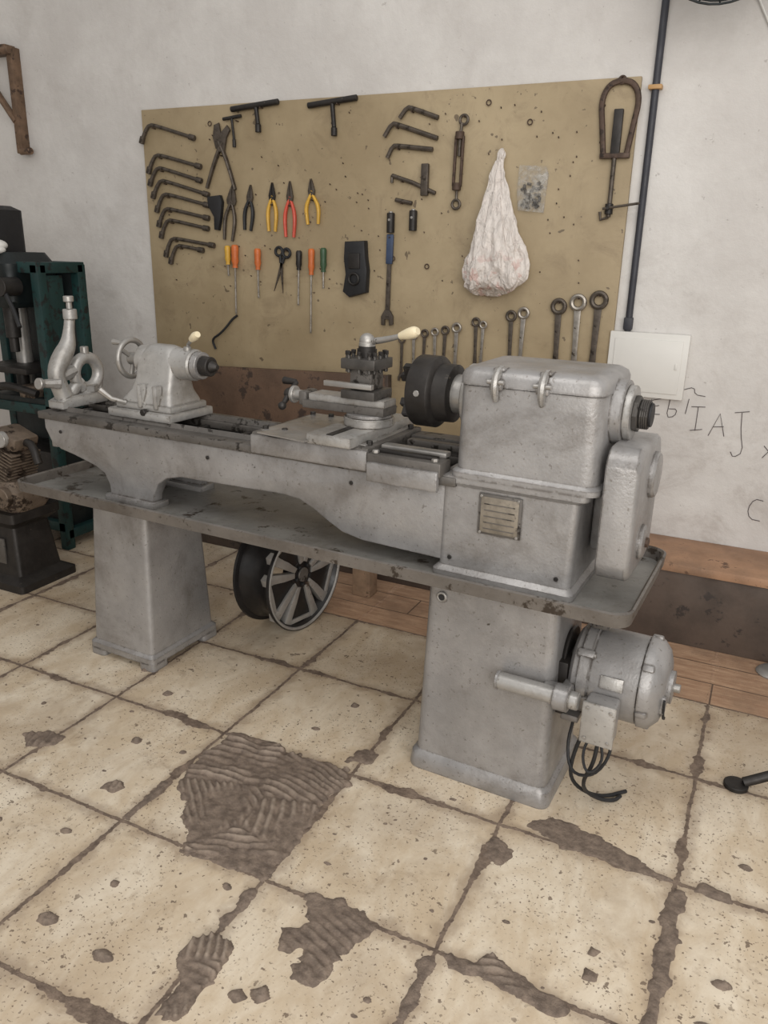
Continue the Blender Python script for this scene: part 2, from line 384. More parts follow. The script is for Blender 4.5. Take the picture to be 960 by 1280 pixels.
b.rev([(.06,0),(.06,.010),(.055,.016),(.03,.018)],(.374,.03,.965),(1,0,0),grey,32)
b.rev([(.045,0),(.045,.008),(.040,.014),(.02,.016)],(.374,-.03,.80),(1,0,0),grey,32)
b.cyl((.388,-.03,.80),(.398,-.03,.80),.014,rust,seg=8)
b.box((.27,.06,.84),(.06,.12,.2),grey,.01)
b.cyl((.25,.0,.99),(.30,.0,.99),.02,dark)
b.obj('belt_guard',LA)
b=MB();mz,my=.395,.0
b.rev([(.03,0),(.06,0),(.07,.006),(.105,.012),(.118,.022),(.12,.045)],(.235,my,mz),(1,0,0),grey,40,True,False)
b.rev([(.12,0),(.128,.002),(.128,.028),(.118,.032)],(.272,my,mz),(1,0,0),grey,40)
b.rev([(.118,0),(.122,.01),(.122,.13),(.118,.135)],(.300,my,mz),(1,0,0),grey,40)
b.rev([(.118,0),(.127,.002),(.127,.022),(.12,.034),(.10,.052),(.07,.062),(.045,.064),(.045,.075),(.02,.077)],(.432,my,mz),(1,0,0),grey,40)
for i in range(6):
    a=i*math.pi/3+.3;y,z=my+math.cos(a)*.122,mz+math.sin(a)*.122
    b.box((.286,y,z),(.045,.022,.022),grey,.005,rot=('X',a));b.box((.448,y,z),(.03,.02,.02),grey,.005,rot=('X',a))
    b.cyl((.302,y,z),(.312,y,z),.006,steel,seg=6)
for i in range(5):
    a=3.3+i*.22;b.box((.498,my+math.cos(a)*.085,mz+math.sin(a)*.085),(.006,.008,.03),black,.001,rot=('X',a))
b.cyl((.50,my,mz),(.525,my,mz),.012,steel)
b.box((.49,my-.07,mz-.02),(.022,.02,.05),grey,.004)
b.box((.365,my-.121,mz+.03),(.06,.004,.035),greyL,.001,rot=('X',-.25))
b.box((.355,my-.155,.335),(.082,.062,.115),grey,.008,3);b.box((.355,my-.188,.335),(.088,.008,.122),greyL,.003)
for sx in(-.03,.03):
    for sz in (-.045,.045): b.cyl((.355+sx,my-.191,.335+sz),(.355+sx,my-.195,.335+sz),.004,steel,seg=8)
b.cyl((.355,my-.15,.285),(.355,my-.15,.255),.014,greyD)
b.cyl((.075,-.185,.385),(.30,-.185,.385),.024,greyL);b.cyl((.072,-.185,.385),(.08,-.185,.385),.027,grey)
b.cyl((.235,-.185,.385),(.275,-.185,.385),.036,grey)
b.box((.255,-.12,.375),(.035,.14,.04),grey,.008);b.box((.22,-.16,.385),(.05,.05,.03),grey,.006)
b.box((.26,.0,.275),(.05,.2,.02),grey,.004);b.box((.228,.0,.36),(.03,.20,.16),dark,.004)
b.rev([(.03,0),(.08,0),(.084,.004),(.075,.012),(.084,.02),(.08,.024),(.03,.024)],(.205,.0,.42),(1,0,0),dark,32)
b.box((.30,.0,.575),(.05,.06,.10),greyD,.01)
b.obj('electric_motor',LA)
b=MB()
b.tube([(.355,-.15,.26),(.350,-.155,.19),(.325,-.14,.12),(.325,-.09,.05),(.365,-.05,.010),(.40,-.03,.007),(.41,.0,.007)],.0055,black,8,2)
b.tube([(.31,-.10,.275),(.285,-.12,.17),(.285,-.12,.10),(.32,-.08,.04),(.37,-.03,.008),(.42,.03,.007)],.0055,black,8,2)
b.tube([(.27,-.08,.27),(.262,-.10,.19),(.29,-.14,.13),(.355,-.15,.15),(.39,-.13,.22),(.375,-.11,.28)],.0045,black,8,2)
b.tube([(.33,-.12,.26),(.315,-.15,.21),(.34,-.17,.16),(.375,-.15,.20),(.36,-.14,.26)],.004,black,8,2)
b.obj('motor_cable',LA)

b=MB()
b.box((-.552,0,.955),(.40,.345,.040),greyD,.005)
b.box((-.552,0,.9765),(.36,.30,.004),steel,.001)
b.box((-.552,-.168,.940),(.40,.024,.058),grey,.004)
b.box((-.24,-.145,.945),(.225,.07,.04),greyD,.005);b.box((-.24,.13,.945),(.225,.07,.04),greyD,.005)
b.box((-.24,-.18,.915),(.215,.02,.055),grey,.004)
b.box((-.24,-.10,.972),(.20,.035,.014),steel,.003);b.box((-.24,-.145,.97),(.18,.02,.010),dark,.002)
b.box((-.24,.05,.955),(.19,.03,.02),greyD,.003)
for x in (-.33,-.15): b.cyl((x,-.165,.965),(x,-.165,.974),.010,steel,seg=6)
b.box((-.46,-.01,.99),(.145,.40,.03),greyL,.004)
b.box((-.46,-.01,1.006),(.020,.38,.003),dark,0)
for sx in (-.52,-.40): b.prism([(sx-.012,.976),(sx+.012,.976),(sx+.006,1.0),(sx-.006,1.0)],'y',-.2,.18,steel)
b.prism([(-.71,-.20),(-.53,-.225),(-.50,-.12),(-.66,-.10)],'z',.980,.984,steel)
for x in (-.73,-.66,-.42,-.37):
    for y in (-.13,.13): b.cyl((x,y,.975),(x,y,.988),.009,dark,seg=6)
b.cyl((-.44,-.01,1.005),(-.44,-.01,1.03),.075,greyL,seg=40);b.cyl((-.44,-.01,1.03),(-.44,-.01,1.04),.068,grey,seg=40)
b.obj('carriage',LA)
b=MB()
b.box((-.51,-.01,1.052),(.28,.085,.024),greyD,.003);b.box((-.50,-.01,1.074),(.26,.075,.022),greyL,.003)
b.box((-.655,-.01,1.066),(.03,.07,.044),greyD,.008)
b.cyl((-.67,-.01,1.068),(-.72,-.01,1.068),.016,steel);b.cyl((-.70,-.01,1.068),(-.712,-.01,1.068),.027,steel)
b.tube([(-.725,-.045,1.04),(-.725,-.01,1.068),(-.725,.03,1.098)],[.007,.011,.007],dark,10)
b.sph((-.725,-.05,1.036),.013,dark);b.sph((-.725,-.01,1.068),.018,dark);b.cyl((-.725,.03,1.098),(-.775,.03,1.10),.009,dark,.012,bev=.003)
b.cyl((-.45,-.01,1.085),(-.45,-.01,1.235),.025,dark)
b.box((-.45,-.01,1.098),(.112,.112,.026),tpost,.003);b.box((-.45,-.01,1.142),(.072,.072,.062),greyD,.003)
b.box((-.45,-.01,1.186),(.112,.112,.030),tpost,.003)
for i in range(4):
    for j in (-1,0,1):
        a=i*math.pi/2;x,y=.045,j*.034
        X=-.45+x*math.cos(a)-y*math.sin(a);Y=-.01+x*math.sin(a)+y*math.cos(a)
        b.cyl((X,Y,1.16),(X,Y,1.212),.006,tpost,seg=8);b.box((X,Y,1.215),(.011,.011,.012),dark,.001)
b.box((-.48,-.065,1.125),(.16,.015,.015),steel,.001)
b.cyl((-.45,-.01,1.20),(-.45,-.01,1.245),.024,steel);b.sph((-.45,-.01,1.248),.023,steel)
b.tube([(-.45,-.01,1.245),(-.38,-.02,1.258),(-.32,-.03,1.275)],[.011,.009,.007],steel,10,1)
b.tube([(-.335,-.028,1.271),(-.31,-.032,1.278),(-.285,-.036,1.286),(-.275,-.038,1.289)],[.010,.016,.017,.010],cream,12,1)
b.obj('compound_slide_toolpost',LA)
# tailstock
b=MB()
b.box((-1.275,0,.952),(.28,.22,.028),greyL,.005);b.box((-1.27,0,.977),(.25,.18,.024),greyL,.006)
def tl(z,x0,x1,w,r=.02): return rr(x0,x1,-w,w,z,r)
b.loft([tl(.985,-1.385,-1.155,.085),tl(1.0,-1.375,-1.16,.08),tl(1.03,-1.35,-1.17,.066),tl(1.07,-1.335,-1.17,.056),tl(1.12,-1.325,-1.16,.054),tl(1.15,-1.315,-1.165,.048,.03),tl(1.172,-1.30,-1.18,.034,.03),tl(1.180,-1.29,-1.20,.018,.015)],greyL)
b.cyl((-1.34,0,1.122),(-1.10,0,1.122),.052,greyL,seg=36,bev=.006)
b.box((-1.28,-.080,1.015),(.02,.03,.08),greyL,.006);b.box((-1.21,-.080,1.015),(.02,.03,.08),greyL,.006)
b.cyl((-1.10,0,1.122),(-1.075,0,1.122),.045,grey);b.cyl((-1.08,0,1.122),(-1.04,0,1.122),.032,dark);b.cyl((-1.04,0,1.122),(-1.015,0,1.122),.02,dark,.010)
b.cyl((-1.33,0,1.122),(-1.40,0,1.122),.022,steel)
b.ring((-1.395,0,1.122),(1,0,0),.062,.010,steel,36)
for i in range(3):
    a=i*2.094+.4;b.tube([(-1.385,0,1.122),(-1.395,math.cos(a)*.06,1.122+math.sin(a)*.06)],.008,steel)
b.tube([(-1.40,-.03,1.175),(-1.445,-.03,1.177)],[.006,.010],steel)
b.tube([(-1.13,-.01,1.165),(-1.125,-.01,1.19),(-1.085,-.03,1.215)],.006,steel)
b.cyl((-1.13,-.01,1.15),(-1.13,-.01,1.182),.013,steel)
b.tube([(-1.095,-.026,1.21),(-1.07,-.036,1.222),(-1.055,-.042,1.229)],[.011,.015,.010],cream,12,1)
b.tube([(-1.35,-.085,.985),(-1.38,-.12,1.0),(-1.41,-.14,1.03)],[.008,.009,.012],steel)
b.cyl((-1.25,-.095,.965),(-1.25,-.115,.965),.012,dark,seg=6)
b.obj('tailstock',LA)
# steady rest
b=MB()
b.prism([(-.12,.935),(.10,.935),(.10,.96),(.07,.975),(-.075,.975),(-.12,.96)],'x',-1.70,-1.62,greyL,.004)
b.tube([(-1.66,-.075,.96),(-1.66,-.10,1.02),(-1.66,-.105,1.07),(-1.66,-.07,1.115),(-1.66,-.04,1.15),(-1.66,-.03,1.20),(-1.66,-.02,1.25)],[.032,.030,.030,.034,.029,.019,.018],greyL,12,2)
b.cyl((-1.66,-.018,1.24),(-1.66,-.018,1.275),.024,greyL);b.cyl((-1.66,-.018,1.275),(-1.66,-.018,1.30),.010,steel);b.cyl((-1.66,-.018,1.30),(-1.66,-.018,1.32),.018,steel,seg=12)
b.ring((-1.66,.03,1.045),(1,0,0),.055,.022,greyL,32,12)
b.tube([(-1.66,.03,.965),(-1.66,.03,1.0)],.034,greyL);b.tube([(-1.66,-.10,1.04),(-1.66,-.03,1.06)],.024,greyL)
b.tube([(-1.66,-.06,.97),(-1.66,-.03,1.0),(-1.66,.0,1.02)],.022,greyL,10,1)
b.tube([(-1.66,.07,.965),(-1.66,.085,1.03)],.018,greyL,10)
b.tube([(-1.64,-.11,1.025),(-1.66,-.165,1.03)],[.02,.014],greyL);b.cyl((-1.66,.03,1.11),(-1.66,.03,1.14),.015,steel)
b.cyl((-1.66,-.17,1.03),(-1.66,-.185,1.032),.02,steel)
for y in (-.10,.085): b.cyl((-1.66,y,.96),(-1.66,y,.985),.010,dark,seg=6)
b.obj('steady_rest',LA)

# ------------------------------------------------------------------ wheel
b=MB()
b.rev([(.222,-.003),(.232,0),(.234,-.006),(.232,-.014),(.216,-.022),(.208,-.05),(.193,-.075),(.196,-.13),(.212,-.155),(.216,-.170),(.232,-.175),(.234,-.185),(.226,-.189),(.205,-.175),(.185,-.13),(.185,-.08),(.200,-.045),(.212,-.015),(.222,-.003)],(0,0,0),(1,0,0),alloyB,64,False,False)
b.ring((-.004,0,0),(1,0,0),.224,.0065,alloyS,64,8)
b.rev([(.02,.0),(.06,-.002),(.066,-.01),(.066,-.05),(.02,-.05)],(-.022,0,0),(1,0,0),alloyB,32)
b.cyl((-.022,0,0),(-.014,0,0),.030,greyD)
for i in range(5):
    a=2*math.pi*i/5+.3
    def P(u,r): return (u*math.cos(a)-r*math.sin(a),u*math.sin(a)+r*math.cos(a))
    for sg in (-1,1):
        o=[(sg*.012,.052),(sg*.034,.047),(sg*.062,.10),(sg*.108,.184),(sg*.098,.210),(sg*.066,.206),(sg*.060,.172),(sg*.034,.115)]
        b.prism([P(*q) for q in o],'x',-.045,-.016,alloyS,.002)
    b.prism([P(*q) for q in [(-.068,.184),(.068,.184),(.074,.202),(-.074,.202)]],'x',-.04,-.018,alloyS,.002)
    b.prism([P(*q) for q in [(-.016,.05),(.016,.05),(.040,.115),(.064,.186),(-.064,.186),(-.040,.115)]],'x',-.05,-.026,alloyB,.002)
    u,v=P(0,.042);b.cyl((-.024,u,v),(-.012,u,v),.008,black,seg=8)
b.obj('alloy_wheel',loc=(-1.555,2.535,.234),rot=(.25,0,-.13))
b=MB();b.box((-1.50,2.95,.115),(.09,.08,.23),pm('worn_wood_block',(140,116,94),.8,0,.2,14,(96,78,62),.6,20,.4,40),.006)
b.obj('wood_block')

# ------------------------------------------------------------------ wall tools (hanging on nails in the board)
TY=3.424
def nail(b,x,z): b.cyl((x,.0140,z),(x,-.014,z+.001),.003,rust,seg=6)
def place(mb,name,x,z,ang=0): return mb.obj(name,loc=(x,TY-.008,z),rot=(0,ang,0))
for (a0,a1) in [((-2.99,2.07),(-2.72,2.00)),((-2.96,1.93),(-2.69,1.87)),((-2.955,1.87),(-2.69,1.805)),((-2.94,1.81),(-2.65,1.74)),((-2.925,1.745),(-2.65,1.69)),((-2.92,1.675),(-2.655,1.63)),((-2.91,1.62),(-2.66,1.58)),((-2.89,1.53),(-2.63,1.50)),((-2.86,1.495),(-2.70,1.475))]:
    b=MB();L=math.hypot(a1[0]-a0[0],a1[1]-a0[1]);big=.0115
    b.tube([(-.035,0,-.085),(-.02,0,-.035),(0,0,0),(.05,0,0.003),(L,0,0)],[big*.9,big*.85,big*.8,big*.75,big*.75],toolsteel,8,1)
    b.cyl((-.038,0,-.098),(-.033,0,-.065),.0138,toolsteel,seg=12);b.cyl((L-.025,0,0),(L+.01,0,0),.0138,toolsteel,seg=12)
    nail(b,.03,-.012)
    place(b,'l_socket_wrench',a0[0],a0[1],math.atan2(a0[1]-a1[1],a1[0]-a0[0]))
def pliers(x,z,L,hm,spread=.02,jm=toolsteel,ang=0,jl=.32,name='pliers',jw=.018):
    b=MB();hl=L*(1-jl)
    for s in (-1,1):
        b.tube([(s*-.004,0,.01),(s*.012,s*.002,-.02),(s*(spread+.008),0,-hl*.45),(s*spread,0,-hl)],[.007,.0095,.012,.009],hm,8,2,.8)
        b.prism([(0,-.012),(s*jw*.8,-.008),(s*jw,.012),(s*jw*.5,L*jl*.7),(s*.003,L*jl),(s*.001,L*jl*.3)],'y',-.005,.005,jm,.001)
    b.cyl((0,-.008,0),(0,.006,0),.010,jm,seg=12);nail(b,0,-.03)
    return place(b,name,x,z,ang)
pliers(-2.395,1.715,.21,black,.018,ang=.12)
pliers(-2.265,1.72,.22,yellow,.018,ang=.03,jm=dark)
pliers(-2.165,1.715,.25,red,.022,ang=.02)
pliers(-2.045,1.74,.20,yellow,.028,ang=-.05)
pliers(-2.505,1.70,.26,toolsteel,.024,ang=.15,name='locking_pliers',jw=.028)
b=MB()
for s in (-1,1):
    b.tube([(s*-.01,0,.03),(s*.02,0,-.02),(s*.055,0,-.10),(s*.085,0,-.18)],[.013,.013,.012,.011],toolsteel,8,2,.7)
b.prism([(-.028,0),(.022,-.01),(.034,.05),(.055,.085),(.038,.105),(.0,.07),(-.01,.115),(-.038,.105),(-.045,.05)],'y',-.006,.006,toolsteel,.002)
b.cyl((0,-.01,.0),(0,.008,0),.014,toolsteel);nail(b,.0,-.03);place(b,'water_pump_pliers',-2.555,1.945,.05)
b=MB();b.prism([(-.045,.06),(.03,.075),(.045,.045),(.04,-.03),(.03,-.09),(.005,-.09),(.0,-.03),(-.04,.02)],'y',-.012,.0138,black,.004);place(b,'grip_tool',-2.605,1.665,.1)
def sdriver(x,ztop,hl,sl,hm,r=.014,ang=0):
    b=MB();b.rev([(r*.6,0),(r*.95,.006),(r,.02),(r*.9,hl*.5),(r,hl*.7),(r*.65,hl*.88),(r*.75,hl)],(0,-.005,0),(0,0,-1),hm,12)
    b.cyl((0,-.005,-hl),(0,-.005,-hl-sl),.0045,chrome,seg=8);b.box((0,-.005,-hl-sl),(.010,.002,.012),chrome,.0005)
    nail(b,0,-hl*.95)
    return place(b,'screwdriver',x,ztop,ang)
sdriver(-2.49,1.505,.11,.22,orange,.019,.02);sdriver(-2.355,1.49,.10,.13,orange,.017)
sdriver(-2.115,1.485,.09,.16,dark,.015,.03);sdriver(-2.045,1.495,.12,.27,orange,.016,.02);sdriver(-1.98,1.50,.11,.07,green,.016)
sdriver(-2.535,1.50,.09,.05,yellow,.016)
b=MB()
for s in (-1,1):
    b.ring((s*.022,0,.03),(0,1,0),.020,.007,black,20,8)
    b.tube([(s*.012,0,.012),(s*.004,0,-.02)],.008,black)
    b.prism([(s*.010,-.01),(-s*.006,-.02),(-s*.026,-.16),(-s*.004,-.08)],'y',-.003,.003,toolsteel)
nail(b,.022,.04);place(b,'scissors',-2.215,1.445,.15)
b=MB();b.prism([(-.055,.125),(.05,.13),(.055,.06),(.065,.0),(.06,-.10),(-.03,-.125),(-.065,-.10),(-.05,-.02),(-.06,.05)],'y',-.03,.0138,black,.010)
b.box((0,-.032,.04),(.06,.01,.07),dark,.004);b.ring((.0,-.035,-.04),(0,1,0),.025,.006,dark,20,8);place(b,'welding_gun_holster',-1.80,1.405,0)
def wrench(x,z,L,mat,ang=0,w=.011,R=.019):
    b=MB();b.ring((0,0,0),(0,1,0),R,w*.55,mat,24,8,.9)
    b.prism([(-w*.8,-R*.8),(w*.8,-R*.8),(w*.6,-L*.5),(w*.9,-L+R*1.3),(-w*.9,-L+R*1.3),(-w*.6,-L*.5)],'y',-.003,.003,mat,.001)
    e=-L
    b.prism([(-w*.9,e+R*1.4),(-R*1.15,e+R*.4),(-R*1.1,e-R*.8),(-R*.45,e-R*.9),(-R*.45,e+R*.1),(0,e+R*.35),(R*.45,e+R*.1),(R*.55,e-R*.6),(R*1.1,e-R*.5),(R*1.15,e+R*.4),(w*.9,e+R*1.4)],'y',-.005,.005,mat,.001)
    nail(b,0,R*.55)
    return place(b,'combination_wrench',x,z,ang)
b=MB()
b.box((0,0,-.06),(.034,.014,.13),blue,.005);b.prism([(-.010,-.12),(.010,-.12),(.011,-.34),(-.011,-.34)],'y',-.004,.004,toolsteel,.001)
b.prism([(-.013,-.33),(-.030,-.36),(-.028,-.40),(-.010,-.40),(-.012,-.372),(.010,-.372),(.014,-.40),(.032,-.395),(.030,-.355),(.013,-.33)],'y',-.006,.006,toolsteel,.001)
nail(b,0,-.01)
place(b,'adjustable_wrench',-1.632,1.56,.02)
rowx=[(-1.56,1.10,.18,.014),(-1.50,1.12,.20,.014),(-1.445,1.135,.20,.015),(-1.395,1.145,.22,.015),(-1.345,1.155,.24,.016),(-1.29,1.17,.26,.018),(-1.20,1.20,.24,.016),(-1.165,1.19,.22,.014),(-1.04,1.235,.30,.019),(-.985,1.25,.33,.020),(-.835,1.285,.36,.026),(-.755,1.305,.38,.027),(-.67,1.318,.40,.029)]
for i,(x,z,L,R) in enumerate(rowx): wrench(x,z,L,chrome if i%2 else toolsteel,random.uniform(-.03,.06),R*.66,R)
def thandle(x0,z0,x1,z1,sx,sl,r=.013):
    b=MB();b.cyl((x0-sx,0,z0-z1),(x1-sx,0,0),r,dark,seg=12)
    b.cyl((0,0,(z0-z1)*.5),(.01,0,-sl),r*.77,dark,seg=12);b.cyl((.01,0,-sl),(.01,0,-sl-.035),r*1.06,dark,seg=12)
    nail(b,.03,-.022)
    place(b,'t_handle_wrench',sx,z1)
thandle(-2.485,2.115,-2.22,2.135,-2.345,.09);thandle(-2.06,2.11,-1.81,2.13,-1.935,.115);thandle(-2.535,2.075,-2.43,2.085,-2.485,.10,.008)
for (a0,a1,hk) in [((-1.565,2.08),(-1.42,2.03),-.05),((-1.635,2.02),(-1.42,1.95),-.06),((-1.63,1.93),(-1.44,1.91),-.05)]:
    b=MB();L=math.hypot(a1[0]-a0[0],a1[1]-a0[1]);b.tube([(-.02,0,hk),(0,0,0),(.03,0,.002),(L,0,0)],.010,toolsteel,8,1);nail(b,.03,-.012);place(b,'l_socket_wrench',a0[0],a0[1],math.atan2(a0[1]-a1[1],L))
b=MB();b.tube([(0,0,0),(.10,0,-.03),(.21,0,-.075)],.009,toolsteel,8);b.box((.16,-.003,-.02),(.034,.02,.13),toolsteel,.004);b.tube([(.0,0,0),(-.0,0,-.03)],.007,toolsteel);nail(b,.05,-.027);place(b,'tap_wrench',-1.63,1.81)
b=MB();b.tube([(0,0,0),(.08,0,-.015)],.009,toolsteel,8);nail(b,.03,-.016);place(b,'l_socket_wrench',-1.61,1.71)
for x,z in ((-1.63,1.62),(-1.52,1.63)):
    b=MB();b.cyl((0,-.004,0),(0,-.004,-.085),.018,dark,seg=12);b.cyl((0,-.004,.0),(0,-.004,.006),.010,steel,seg=12);b.cyl((0,-.018,-.03),(0,-.0235,-.03),.006,steel,seg=8);place(b,'socket',x,z+.035)
b=MB();b.ring((.012,0,.16),(0,1,0),.018,.006,toolsteel,20,8);b.cyl((.004,0,.15),(0,0,.09),.007,toolsteel,seg=8)
b.box((-.016,-.004,-.0),(.012,.014,.20),rust,.004);b.box((.016,-.004,-.0),(.012,.014,.20),rust,.004);b.cyl((0,-.006,.115),(0,-.006,.085),.019,rust,seg=12);b.cyl((0,-.006,-.085),(0,-.006,-.115),.019,rust,seg=12)
b.cyl((0,0,-.09),(0,0,-.15),.006,toolsteel,seg=8);b.ring((0,0,-.17),(0,1,0),.018,.006,toolsteel,20,8);b.cyl((0,0,.09),(0,0,.02),.007,toolsteel);nail(b,.012,.172);place(b,'turnbuckle',-1.318,1.86,.02)
def bag():
    m=MB();prof=[(1.905,.004,.004,-1.128),(1.885,.016,.010,-1.128),(1.86,.012,.008,-1.132),(1.83,.022,.014,-1.135),(1.76,.038,.022,-1.132),(1.69,.056,.032,-1.128),(1.61,.076,.042,-1.122),(1.55,.094,.05,-1.118),(1.49,.112,.055,-1.116),(1.44,.126,.06,-1.110),(1.405,.134,.06,-1.104),(1.36,.116,.052,-1.125),(1.335,.080,.035,-1.15),(1.315,.02,.012,-1.165)]
    n=56;loops=[]
    for z,rx,ry,cx in prof:
        lp=[]
        for i in range(n):
            a=2*math.pi*i/n;f=1+.12*math.sin(5*a+z*9)+.11*math.sin(9*a-z*12)+.10*math.sin(14*a+z*18)+.06*math.sin(23*a-z*14)
            x=cx+rx*math.cos(a)*f;y=3.416-ry+ry*math.sin(a)*(f if math.sin(a)<0 else 1)
            lp.append((x,min(y,3.418),z+.016*math.sin(3*a+z*9)*(rx/.1)))
        loops.append(lp)
    m.loft(loops,bagm);o=m.obj('plastic_bag',ang=80);s=o.modifiers.new('s','SUBSURF');s.levels=2;s.render_levels=2
    tx=bpy.data.textures.new('bagwrinkle','CLOUDS');tx.noise_scale=.05;d=o.modifiers.new('d','DISPLACE');d.texture=tx;d.strength=.026;d.mid_level=.5
bag()
b=MB();b.prism([(-1.045,1.665),(-.935,1.655),(-.925,1.80),(-.935,1.835),(-1.05,1.84),(-1.055,1.75)],'y',3.412,3.4298,clearm,.004)
for i in range(34):
    x=-.99+random.uniform(-.035,.035);z=1.70+random.uniform(-.03,.07);b.cyl((x,3.424,z),(x+random.uniform(-.02,.02),3.418,z+random.uniform(-.02,.02)),.006,random.choice([dark,toolsteel,greyD]),seg=6)
b.obj('zip_bag_of_screws')
b=MB()
lp=[(0,0,.13),(-.05,0,.115),(-.072,0,.06),(-.06,0,-.02),(-.045,0,-.13)]
b.tube(lp,[.008]*5,rust,8,2,1.4);b.tube([(-x,y,z) for x,y,z in lp],[.008]*5,rust,8,2,1.4)
b.box((0,0,-.135),(.115,.02,.02),rust,.003);b.cyl((0,0,.03),(0,0,-.36),.009,toolsteel,seg=10);b.box((0,0,-.05),(.035,.02,.16),dark,.003)
b.cyl((-.02,-.03,-.33),(.12,-.03,-.31),.005,toolsteel,seg=8);b.cyl((0,-.004,-.31),(0,-.004,-.35),.016,dark,seg=10);b.ring((0,0,.13),(0,1,0),.012,.005,rust,16,8)
b.cyl((0,0,-.327),(0,-.035,-.327),.007,dark,seg=8)
b.tube([(0,0,-.36),(-.03,0,-.37),(-.035,0,-.34)],.006,toolsteel);nail(b,0,.14)
place(b,'bearing_puller',-.668,2.0,.0)
b=MB()
for _ in range(90):
    x=random.uniform(-2.95,-.7);z=random.uniform(1.3,2.08);b.cyl((x,3.431,z),(x+.002,3.420,z+.003),.0026,rust,seg=6)
for x,z in ((-1.02,2.0),(-2.62,2.06),(-1.2,2.08),(-1.45,1.43),(-1.62,1.46)): b.ring((x,3.422,z),(0,1,0),.010,.0025,rust,14,6)
b.obj('board_nails',BOARD)
b=MB();b.tube([(-2.64,3.415,.98),(-2.66,3.41,1.03),(-2.60,3.40,1.06),(-2.56,3.41,1.10),(-2.53,3.42,1.14),(-2.50,3.424,1.16)],.006,black,8,2);b.obj('black_cable')
b=MB();b.box((-.452,3.432,1.068),(.315,.035,.262),whiteP,.004);b.box((-.452,3.413,1.066),(.27,.006,.215),whiteP,.003);b.box((-.335,3.409,1.07),(.010,.004,.024),whiteP,.002);b.obj('electrical_panel')
b=MB();b.cyl((-.545,3.436,3.3),(-.545,3.436,1.20),.014,pipem,seg=16)
b.box((-.545,3.43,2.10),(.05,.036,.016),pm('brass_clip',(178,140,92),.5,0,.1),.003)
b.box((-.545,3.434,1.23),(.035,.032,.05),pipem,.004);b.obj('conduit_pipe')
ink=pm('black_marker',(84,76,76),.8,0,.2)
b=MB();G=lambda u,v:(-.43+u*.00333,3.449,.925-v*.0031+u*.00022)
for st in [[(4,0),(2,20)],[(2,2),(18,-2)],[(3,10),(14,8)],[(2,20),(16,20)],[(26,0),(24,24),(34,22),(36,12),(26,12)],[(48,-2),(46,18)],[(40,-14),(52,-18),(54,-8),(66,-6)],[(60,8),(60,40)],[(52,8),(68,8)],[(54,40),(68,38)],[(76,46),(86,16),(94,46)],[(80,34),(92,33)],[(110,14),(112,40),(118,66),(108,74),(104,66)],[(102,14),(118,12)],[(140,56),(152,70)],[(152,54),(140,72)],[(150,130),(140,128),(134,142),(138,156),(150,158)]]:
    b.tube([G(*q) for q in st],.003,ink,6,1 if len(st)>3 else 0,.5)
b.obj('wall_graffiti')
b=MB()
b.box((-4.02,3.415,2.47),(.22,.07,.045),brk,.004);b.box((-3.90,3.42,2.22),(.04,.06,.52),brk,.004);b.tube([(-4.08,3.40,2.33),(-3.91,3.40,2.12)],.018,brk);b.cyl((-4.08,3.38,2.46),(-3.88,3.38,2.46),.018,brk)
b.cyl((-3.90,3.40,1.97),(-3.82,3.40,1.97),.018,brk);b.obj('wall_bracket')
b=MB();fc=Vector((-.33,3.18,2.505))
for i in range(4): b.ring(fc+Vector((0,-.05+.02*i,0)),(0,1,0),[.16,.20,.215,.2][i],.004,dgreen,40,6)
for i in range(20):
    a=i*math.pi/10;e=Vector((math.cos(a),0,math.sin(a)));b.tube([fc+Vector((0,-.07,0))+e*.03,fc+Vector((0,-.05,0))+e*.16,fc+Vector((0,-.01,0))+e*.215,fc+Vector((0,.04,0))+e*.16],.0025,dgreen,6)
for i in range(4):
    a=i*math.pi/2+.75;e=Vector((math.cos(a),0,math.sin(a)));f=Vector((-math.sin(a),0,math.cos(a)))
    b.loft([[fc+e*.03-f*.03+Vector((0,.012,0)),fc+e*.03+f*.03-Vector((0,.012,0)),fc+e*.03+f*.03-Vector((0,.008,0)),fc+e*.03-f*.03+Vector((0,.016,0))],[fc+e*.19-f*.09+Vector((0,.02,0)),fc+e*.19+f*.09-Vector((0,.02,0)),fc+e*.19+f*.09-Vector((0,.016,0)),fc+e*.19-f*.09+Vector((0,.024,0))]],dgreen)
b.cyl(fc-Vector((0,.075,0)),fc+Vector((0,.10,0)),.045,dgreen);b.box(fc+Vector((0,.17,0)),(.06,.17,.06),dgreen,.01);b.box(fc+Vector((0,.255,0)),(.12,.03,.16),dgreen,.01)
b.obj('wall_fan')
b=MB();b.tube([(-.27,3.435,2.55),(-.21,3.44,2.40),(-.15,3.44,2.30),(-.17,3.44,2.22),(-.10,3.44,2.26)],.004,black,6,2);b.tube([(-.24,3.44,2.38),(-.15,3.44,2.22),(.02,3.44,2.02),(.25,3.44,1.7)],.0035,whiteP,6,1);b.obj('fan_cord')

